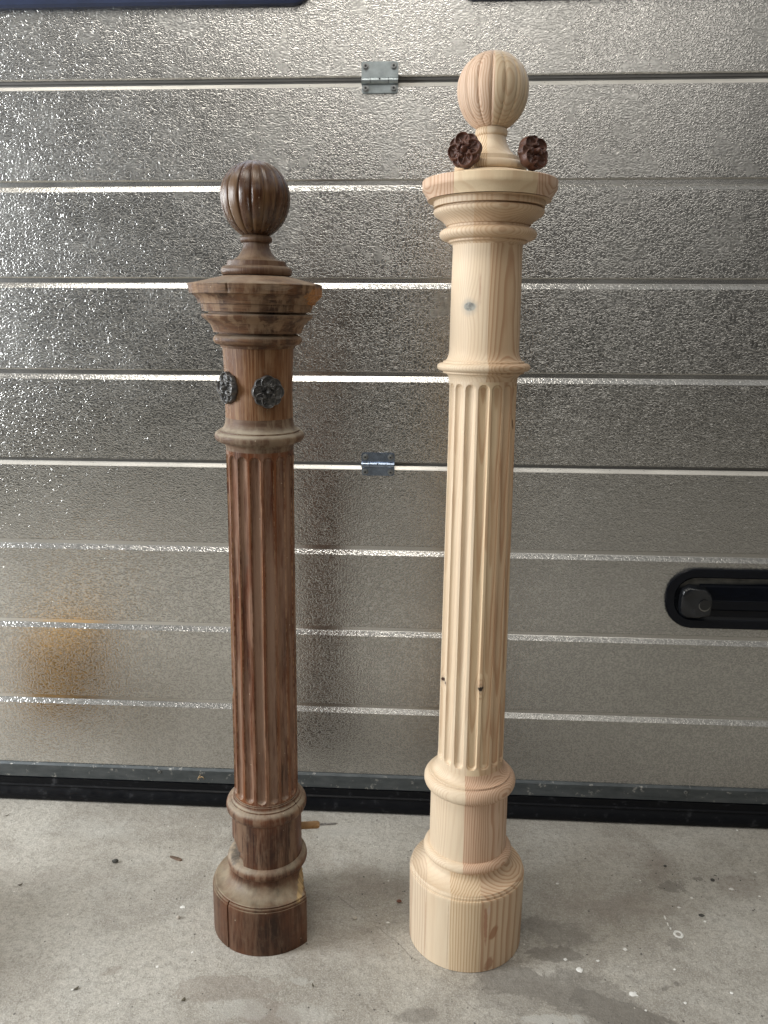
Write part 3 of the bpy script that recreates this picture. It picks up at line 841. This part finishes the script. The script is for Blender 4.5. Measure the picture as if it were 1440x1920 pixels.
pr = [(876.4, 46.4), (876.6, 48.0), (879.6, 49.0)] + torus(880.4, 892.6, 51.0, 52.0, 57.7) + [(893.0, 52.6), (894.4, 50.0), (895.8, 50.2), (896.0, 57.2), (898.6, 57.6), (899.4, 58.1)] + \
    [(902, 58.8), (906, 60.9), (910, 64.6), (913, 68.6), (915, 70.8), (916.9, 71.7), (918.4, 71.3), (919.2, 69.5), (919.6, 63.0), (922.0, 62.8), (922.2, 70.4), (931.4, 72.4), (931.7, 75.6)] + \
    [(934.5, 75.9), (938.0, 77.3), (941.2, 79.9), (943.6, 83.0)] + [(943.9, 85.8), (955.2, 87.7), (956.2, 86.9)] + [(959, 74), (962.6, 58), (966.6, 42)]
lathe('cap', dense(pr, 2.5), mo_cap, old, 240, cap_crack, cap_post)
pr = torus(967, 978.6, 41.5, 40.5, 45.3) + [(978.8, 38.2), (984.6, 37.2), (985.2, 36.4), (985.6, 30.5), (988, 26.0), (991.1, 22.8), (997, 18.9), (1002, 17.0), (1007, 16.2)] + torus(1007.2, 1015.6, 17.4, 17.4, 20.4, 8) + [(1016.2, 17.0)]
lathe('finial_stem', pr, mo_fin, old, 128)
lathe('finial_ball', ballprof(1016.2, 1105.7, 1063, 43.7, 17.4), mo_ball, old, 384, melon(math.radians(5.0), .075), sharp=60)

def mat_rosette(name, base, hi, met, ro):
    t = NT(name); P = t.coord(); n = t.noise(P, 130, 5, .6)
    Z = t.xyz(P)[2]
    c = t.mix(t.map(n, .35, .7), base, hi)
    t.set(Base_Color=c, Roughness=ro, Metallic=met, Normal=t.bump(t.noise(P, 500, 3), .5, .0004))
    return t.m
M_ROSD = mat_rosette('blackened_rosette', (.028, .028, .029), (.14, .135, .13), .35, .30)
M_ROSB = mat_rosette('chocolate_rosette', (.066, .025, .016), (.12, .050, .032), 0, .45)
ros_me = rosette_mesh('rosette', 21.3, 10.0, 3.0, PI/2, 1); ros_me.materials.append(M_ROSD)
def basis(o, n, upv, loc):
    n = Vector(n).normalized(); x = Vector(upv).cross(n).normalized(); y = n.cross(x)
    m = Matrix((x, y, n)).transposed().to_4x4(); m.translation = Vector(loc); return m
for deg, zz in ((26, 823), (-48, 826)):
    a = math.radians(deg); n = Vector((math.sin(a), -math.cos(a), 0))
    ro = bpy.data.objects.new('rosette', ros_me); link(ro, old)
    ro.matrix_local = basis(ro, n, (0, 0, 1), n*.0450+Vector((0, 0, zz*mm)))

# dowel and screw sticking out of the right side of the pedestal
M_DOWEL = oldwood('bare_dowel', (.30, .16, .06), (.40, .23, .10), (.46, .30, .15), .2, (.5, .7), 1, (.4, .3, .2), seed=8)
dz = .136
bm = bmesh.new(); cyl(bm, (.030, .040, dz), (.070, .047, dz), .0058, .0058, 24); cyl(bm, (.070, .047, dz), (.0735, .0476, dz), .0058, .0042, 24)
bmobj('dowel', bm, M_DOWEL, old)
bm = bmesh.new()
p0 = Vector((.0725, .0475, dz)); dr = Vector((.0305, .0055, 0)); 
vs = []; NS, NT_ = 150, 10
ax = dr.normalized(); e1 = ax.orthogonal().normalized(); e2 = ax.cross(e1)
vs = []; fs = []
for i in range(NS+1):
    t_ = i/NS
    for k in range(NT_):
        a = 2*PI*k/NT_; ph = (a/(2*PI)+t_*13) % 1.0
        r = .0014+.0012*max(0, 1-abs(ph-.5)*4)
        r *= 1 if t_ < .85 else (1-t_)/.15
        vs.append(p0+dr*t_+(e1*math.cos(a)+e2*math.sin(a))*r)
for i in range(NS):
    for k in range(NT_): fs.append((i*NT_+k, i*NT_+(k+1) % NT_, (i+1)*NT_+(k+1) % NT_, (i+1)*NT_+k))
bm.free()
meshobj('screw', vs, fs, mat_plain('screw_steel', (.34, .33, .32), .35, .7, .3, 300), old)

# ------------------------------------------------------------------ new post
NX, NY = .0613, 1.0922
new = empty('newel_post', (NX, NY, 0), (-.006, .003, 0))
tag(new, 'taller new newel post of pale unfinished pine with fluted shaft and melon finial', 'newel post', 'turned newel posts with melon finials')
P1 = (1.05, 1.02, .97); P2 = (.93, .79, .73); P3 = (1.02, .96, .84); P4 = (.88, .77, .66)
mp_core = pine('pine_core', [(-4, P1, -52, 60, 3.0, .30), (99, P4, 120, -150, 3.1, .7)], rot=.12,
    knots=[(-22, 927, 7.5, (.36, .35, .31), 5), ],
    streaks=[(-10, 950, 2.2, 30, .04, (.45, .27, .19), .55, .9), (-22, 925, 11, 16, 0, (.42, .38, .33), .35, .9)])
mp_shaft = pine('pine_shaft', [(-9, P1, -30, 90, 3.6, .26), (16, P3, 8, 60, 3.4, .6), (99, P4, -5, 75, 3.2, .72)], rot=.05,
    knots=[(8.5, 419, 4.2, (.055, .035, .025), 9), (-42.0, 417, 3.4, (.06, .03, .02), 5)],
    streaks=[(40.0, 778, 1.0, 9, .1, (.12, .06, .03), .9, .4), (8.5, 424, 7, 16, 0, (.40, .20, .12), .35, .9)])
mp_ped = pine('pine_pedestal', [(-34, P1, -30, 90, 3.0, .35), (-11, P1, -10, 90, 3.6, .12), (99, P2, 150, -140, 2.5, .75)], rot=.04)
mp_base = pine('pine_base', [(-60, (1.0, .98, .95), -160, -30, 4.2, .45), (-28, P1, -40, 300, 8, .10), (15, P3, 150, -150, 3.7, .7), (99, (.91, .82, .73), 42, -10, 5.5, .75)], rot=.03,
    streaks=[(25, 78, 3.0, 40, .03, (.40, .20, .12), .85, .4), (37, 62, 6, 14, -.35, (.34, .17, .09), .85, .4), (32, 12, 7, 14, -.3, (.36, .19, .11), .8, .5),
             (-60, 50, 1.0, 70, 0, (.45, .27, .17), .55, .5), (-28, 55, .9, 70, 0, (.42, .26, .16), .5, .5), (29, 100, 3, 9, 0, (.62, .47, .40), .5, .5)])
mp_cap = pine('pine_cap', [(-19, (.97, .92, .86), -70, 120, 4.5, .45), (99, P4, 60, -160, 3.3, .5)], rot=-.03)
mp_rim = pine('pine_cap_rim', [(-46, P2, -140, -40, 3.5, .7), (52, P3, 0, 400, 9, .25), (99, P2, 150, -60, 3.4, .8)])
mp_stem = pine('pine_stem', [(-6, P3, 70, -70, 3.0, .85), (99, P1, 30, 140, 6, .15)])
mp_ball = pine('pine_ball', [(-.5, (.88, .79, .76), -8, -16, 3.0, .7), (99, (.92, .88, .80), 32, -34, 4.2, .45)])
pr = [(0, 83.4), (.8, 84.0), (113.8, 85.2), (115.4, 84.6), (115.8, 83.3), (119.6, 83.2), (120.2, 82.2), (122.6, 81.3)] + cove(122.6, 81.3, 142, 58.4, 14)[1:]
lathe('base', dense(pr, 3), mp_base, new, 220)
pr = torus(142, 156.8, 58.2, 56.5, 65.0) + [(157.0, 56.5), (249.0, 55.9)] + torus(249.6, 272.2, 57.2, 57.4, 66.3) + [(272.6, 58.4), (274.8, 58.2)] + cove(275.0, 57.0, 288.2, 47.6, 8)
lathe('pedestal', dense(pr, 3), mp_ped, new, 200)
rf, at = fluting(math.radians(-.9), 297, 830.5, 14.0, 5.2)
def rn(z): return 47.4+(44.4-47.4)*min(1, max(0, (z-288)/470))
lathe('fluted_shaft', shaftprof(288.2, 834, rn, 297, 830.5), mp_shaft, new, 512, rf, None, at, sharp=24)
pr = cove(834, 44.4, 843.4, 52.0, 7, False) + [(843.6, 52.8), (845.8, 52.9)] + torus(846.4, 856.6, 55.0, 55.0, 60.7) + [(856.8, 53.2), (859.0, 52.6)] + cove(859.2, 51.6, 875, 45.3, 9)
lathe('collar', dense(pr, 3), mp_core, new, 180)
lathe('neck', dense([(875, 45.3), (900, 45.2), (957, 44.7), (1000, 43.9), (1002.4, 44.2)], 6), mp_core, new, 180)
pr = cove(1002.4, 44.4, 1006, 49.2, 5, False) + [(1006.2, 49.6), (1008.4, 49.8)] + torus(1008.8, 1022.8, 52.0, 53.0, 61.5) + [(1023.2, 51.6), (1026.0, 51.4), (1026.4, 53.0)] + \
    [(1029.0, 54.6), (1032, 57.6), (1035, 62.0), (1038, 66.6), (1040.4, 69.0), (1042.6, 69.7), (1044.6, 69.4), (1046.0, 67.6), (1046.4, 63.4), (1047.8, 63.4), (1048.1, 69.5), (1055.2, 69.7), (1055.6, 76.9)]
lathe('cap', dense(pr, 3), mp_cap, new, 200)
pr = [(1056.4, 60), (1056.5, 77.0), (1058.0, 77.5), (1060.4, 78.6), (1064, 80.6), (1067.6, 83.2), (1068.8, 84.0), (1078.4, 84.3), (1079.4, 83.4), (1081, 76), (1085, 60), (1089.2, 43)]
lathe('cap_rim', dense(pr, 3), mp_rim, new, 220)
pr = torus(1089.4, 1100.4, 41.0, 40.2, 44.6) + [(1100.6, 38.2), (1106.0, 37.2), (1106.6, 36.4), (1108.0, 31.8), (1111, 27.8), (1114.5, 24.8), (1119, 22.0), (1124.5, 19.6), (1131.4, 17.6)] + torus(1131.8, 1140.8, 17.6, 17.6, 20.0, 8) + [(1141.2, 17.4)]
lathe('finial_stem', dense(pr, 3), mp_stem, new, 128)
lathe('finial_ball', ballprof(1141.2, 1228.2, 1185.4, 43.8, 18.2), mp_ball, new, 384, melon(math.radians(-5.2), .075), sharp=60)

# two loose rosettes leaning on the finial of the new post
rb_me = rosette_mesh('rosette_loose', 20.8, 12.5, 7.0, 0.35, 3); rb_me.materials.append(M_ROSB)
for (x, y, z, n, upv, lab) in ((-.0335, -.0490, 1.1065, (-.26, -.95, .12), (.15, 0, 1), 'brown carved wooden rosette resting on the pale post cap, left of the finial stem'),
                        (.0480, -.0340, 1.1060, (.56, -.80, .20), (-.5, 0, 1), 'brown carved wooden rosette resting on the pale post cap, right of the finial stem')):
    o = bpy.data.objects.new('rosette', rb_me); link(o)
    o.matrix_world = basis(o, n, upv, (NX+.0035+x, NY+.0065+y, z))
    tag(o, lab, 'rosette', 'loose brown rosettes on the post cap')

# ------------------------------------------------------------------ litter on the floor
def lump(name, x, y, sx, sy, sz, mat, label, cat, rot=0.0, seed=0, sub=2, jag=.25, group=None, z=None):
    bm = bmesh.new(); bmesh.ops.create_icosphere(bm, subdivisions=sub, radius=1)
    for v in bm.verts:
        k = 1+jag*noise.noise(v.co*1.6+Vector((seed*3.1, seed, 0))); v.co *= k
        v.co = Vector((v.co.x*sx/2, v.co.y*sy/2, v.co.z*sz/2))
    mn = min(v.co.z for v in bm.verts)
    for v in bm.verts: v.co.z -= mn
    o = bmobj(name, bm, mat); p = pt(x, y); o.location = (p[0], p[1], 0 if z is None else z); o.rotation_euler[2] = rot
    return tag(o, label, cat, group)
M_STONE = mat_plain('dark_stone', (.07, .068, .06), .7, 0, .4, 150, .001)
M_BARK = mat_plain('weathered_wood_chip', (.15, .10, .07), .75, 0, .4, 160, .001)
M_PALE = mat_plain('pale_grit', (.50, .46, .40), .7, 0, .3, 150, .0008)
M_RUST = mat_plain('rusty_grit', (.20, .09, .06), .7, 0, .4, 150, .0008)
lump('pebble', 216, 1617, .0115, .008, .006, M_STONE, 'small dark angular pebble on the concrete left of the wood chip', 'pebble', .4, 1)
lump('pebble', 334, 1722, .0060, .0065, .0045, M_PALE, 'tiny pale pebble on the floor left of the old base', 'pebble', .2, 2)
lump('pebble', 665, 1723, .0075, .0065, .0045, M_PALE, 'tiny grey stone beside black crumbs between the two posts', 'pebble', .2, 3)
lump('pebble', 748, 1692, .0085, .0055, .0045, M_RUST, 'tiny rusty red stone just left of the pale base', 'pebble', .1, 4)
lump('pebble', 1336, 1652, .0075, .006, .0045, M_STONE, 'small black stone on the right of the floor, nearest the handle', 'pebble', .1, 5)
lump('pebble', 1315, 1717, .0095, .007, .002, M_STONE, 'flat dark crumb on the floor above the small white paint spots', 'pebble', .1, 6)
lump('pebble', 1247, 1625, .0055, .0045, .003, M_STONE, 'small black crumb on the floor right of the pale post', 'pebble', .1, 8)
# wood chip: long flat splinter
bm = bmesh.new()
pts = [(-.0130, -.0014), (-.0100, -.0032), (.0060, -.0036), (.0118, -.0026), (.0135, .0006), (.0110, .0030), (.0020, .0028), (-.0095, .0012)]
a = [bm.verts.new((x, y, 0)) for x, y in pts]; f = bm.faces.new(a); r = bmesh.ops.extrude_face_region(bm, geom=[f])
for v in r['geom']:
    if isinstance(v, bmesh.types.BMVert): v.co.z = .0022+.0008*math.sin(v.co.x*300); v.co.x *= .93; v.co.y *= .8
wc = bmobj('wood_chip', bm, M_BARK); p = pt(330, 1610); wc.location = (p[0], p[1], .0002); wc.rotation_euler = (0, 0, -.42)
tag(wc, 'flat brown wood splinter lying on the concrete left of the old post', 'wood chip')
# curled wood shavings on the bottom rail
M_SHAV = mat_plain('pine_shaving', (.55, .38, .20), .6, 0, .2, 200)
def shaving(name, x, z, y, lab, s=1.0, seed=0):
    rnd = random.Random(seed); bm = bmesh.new()
    for q in range(3):
        a0 = rnd.random()*6; L = (.006+.004*rnd.random())*s; w = .0011*s; prev = None
        for k in range(9):
            t_ = k/8; a = a0+t_*2.2*(1 if q % 2 else -1)
            p = Vector((x+L*t_*math.cos(a), y-.0008-.0018*math.sin(t_*PI)-q*.0006, z+L*t_*math.sin(a)*.8))
            n_ = Vector((-math.sin(a), 0, math.cos(a)))*w*(1-.5*t_)
            cur = [bm.verts.new(p+n_), bm.verts.new(p-n_)]
            if prev: bm.faces.new((prev[0], cur[0], cur[1], prev[1]))
            prev = cur
    o = bmobj(name, bm, M_SHAV)
    sd = o.modifiers.new('thick', 'SOLIDIFY'); sd.thickness = .0004
    o.location = (0, 0, 0)
    return tag(o, lab, 'wood shaving')
shaving('wood_shaving', -.4315, .0615, WALL-.0052, 'curled pale wood shaving stuck to the grey rail left of the old post', 1.0, 3)
# a leaf fragment and crumbs
def scrap(x, y, L, w, rot, mat, lab, cat, curl=.0015):
    bm = bmesh.new(); prev = None
    for k in range(9):
        t_ = k/8; ww = w/2*math.sin(PI*min(.98, max(.04, t_)))**.7
        zz = .0006+curl*abs(t_-.5)*2
        cur = [bm.verts.new(((t_-.5)*L, ww, zz)), bm.verts.new(((t_-.5)*L, -ww, zz+.0004))]
        if prev: bm.faces.new((prev[0], cur[0], cur[1], prev[1]))
        prev = cur
    o = bmobj(cat.replace(' ', '_'), bm, mat); sd = o.modifiers.new('thick', 'SOLIDIFY'); sd.thickness = .0005
    p = pt(x, y); o.location = (p[0], p[1], 0); o.rotation_euler = (0, 0, rot)
    return tag(o, lab, cat)
M_LEAF = mat_plain('dry_leaf_scrap', (.10, .085, .055), .7, 0, .4, 180)
scrap(38, 1660, .0085, .0035, .6, M_LEAF, 'curled olive brown leaf scrap at the far left of the floor', 'leaf scrap')
scrap(143, 1855, .0080, .0040, .9, M_LEAF, 'dark leaf scrap beside a white paint fleck at the lower left', 'leaf scrap')
scrap(344, 1876, .0075, .0050, 1.2, M_LEAF, 'crumpled dark leaf scrap on the floor below the old base, further left', 'leaf scrap')
scrap(587, 1850, .0075, .0024, -1.1, M_LEAF, 'thin dark sliver on the floor below and between the two posts', 'leaf scrap')
scrap(13, 1530, .0130, .0018, .8, M_LEAF, 'thin dry stalk on the floor by the door at the left edge', 'leaf scrap')
# fine grit: one uncountable scatter
def grit():
    rnd = random.Random(11); vs = []; fs = []; fm = []
    spots = []
    for _ in range(700):
        x = rnd.uniform(-1.1, .95); y = rnd.uniform(.62, 1.37)
        spots.append((x, y, rnd.choice((.0005, .0007, .0009, .0014)), rnd.choice((0, 0, 0, 1))))
    for cx, cy, n_ in ((.02, 1.20, 14), (.43, 1.25, 26), (.50, 1.22, 22), (-.10, 1.18, 10), (-.42, 1.14, 14), (.36, 1.3, 14)):
        for _ in range(n_): spots.append((rnd.gauss(cx, .04), rnd.gauss(cy, .03), rnd.choice((.0007, .0011, .0016)), 0))
    for x, y, s, k in spots:
        if math.hypot(x-LX, y-LY) < .09 or math.hypot(x-NX, y-NY) < .09 or y > 1.385: continue
        b = len(vs); an = rnd.random()*3
        for dx, dy, dz_ in ((1, 0, .1), (0, .8, .1), (-1, 0, .1), (0, -.8, .1), (.1, .1, .9)):
            j = rnd.uniform(.6, 1.3); X_, Y_ = dx*s*j, dy*s*j
            vs.append((x+X_*math.cos(an)-Y_*math.sin(an), y+X_*math.sin(an)+Y_*math.cos(an), dz_*s))
        fs += [(b, b+1, b+4), (b+1, b+2, b+4), (b+2, b+3, b+4), (b+3, b, b+4)]; fm += [k]*4
    o = meshobj('grit', vs, fs, [M_STONE, M_PALE], smooth=False, fm=None)
    for p, i in zip(o.data.polygons, fm): p.material_index = i
    tag(o, kind='stuff')
grit()

# ochre box standing left of the picture; the door mirrors it
M_OCHRE = mat_plain('ochre_plastic', (.60, .33, .07), .55, 0, .1, 20)
bm = bmesh.new()
box(bm, (0, 0, .08), (.13, .20, .16), .012); box(bm, (0, 0, .168), (.15, .22, .016), .006)
cr = bmobj('crate', bm, M_OCHRE, smooth=True); cr.location = (-.89, .96, .0)
tag(cr, 'ochre box beyond the left edge, seen only as a blurred reflection in the door', 'box')
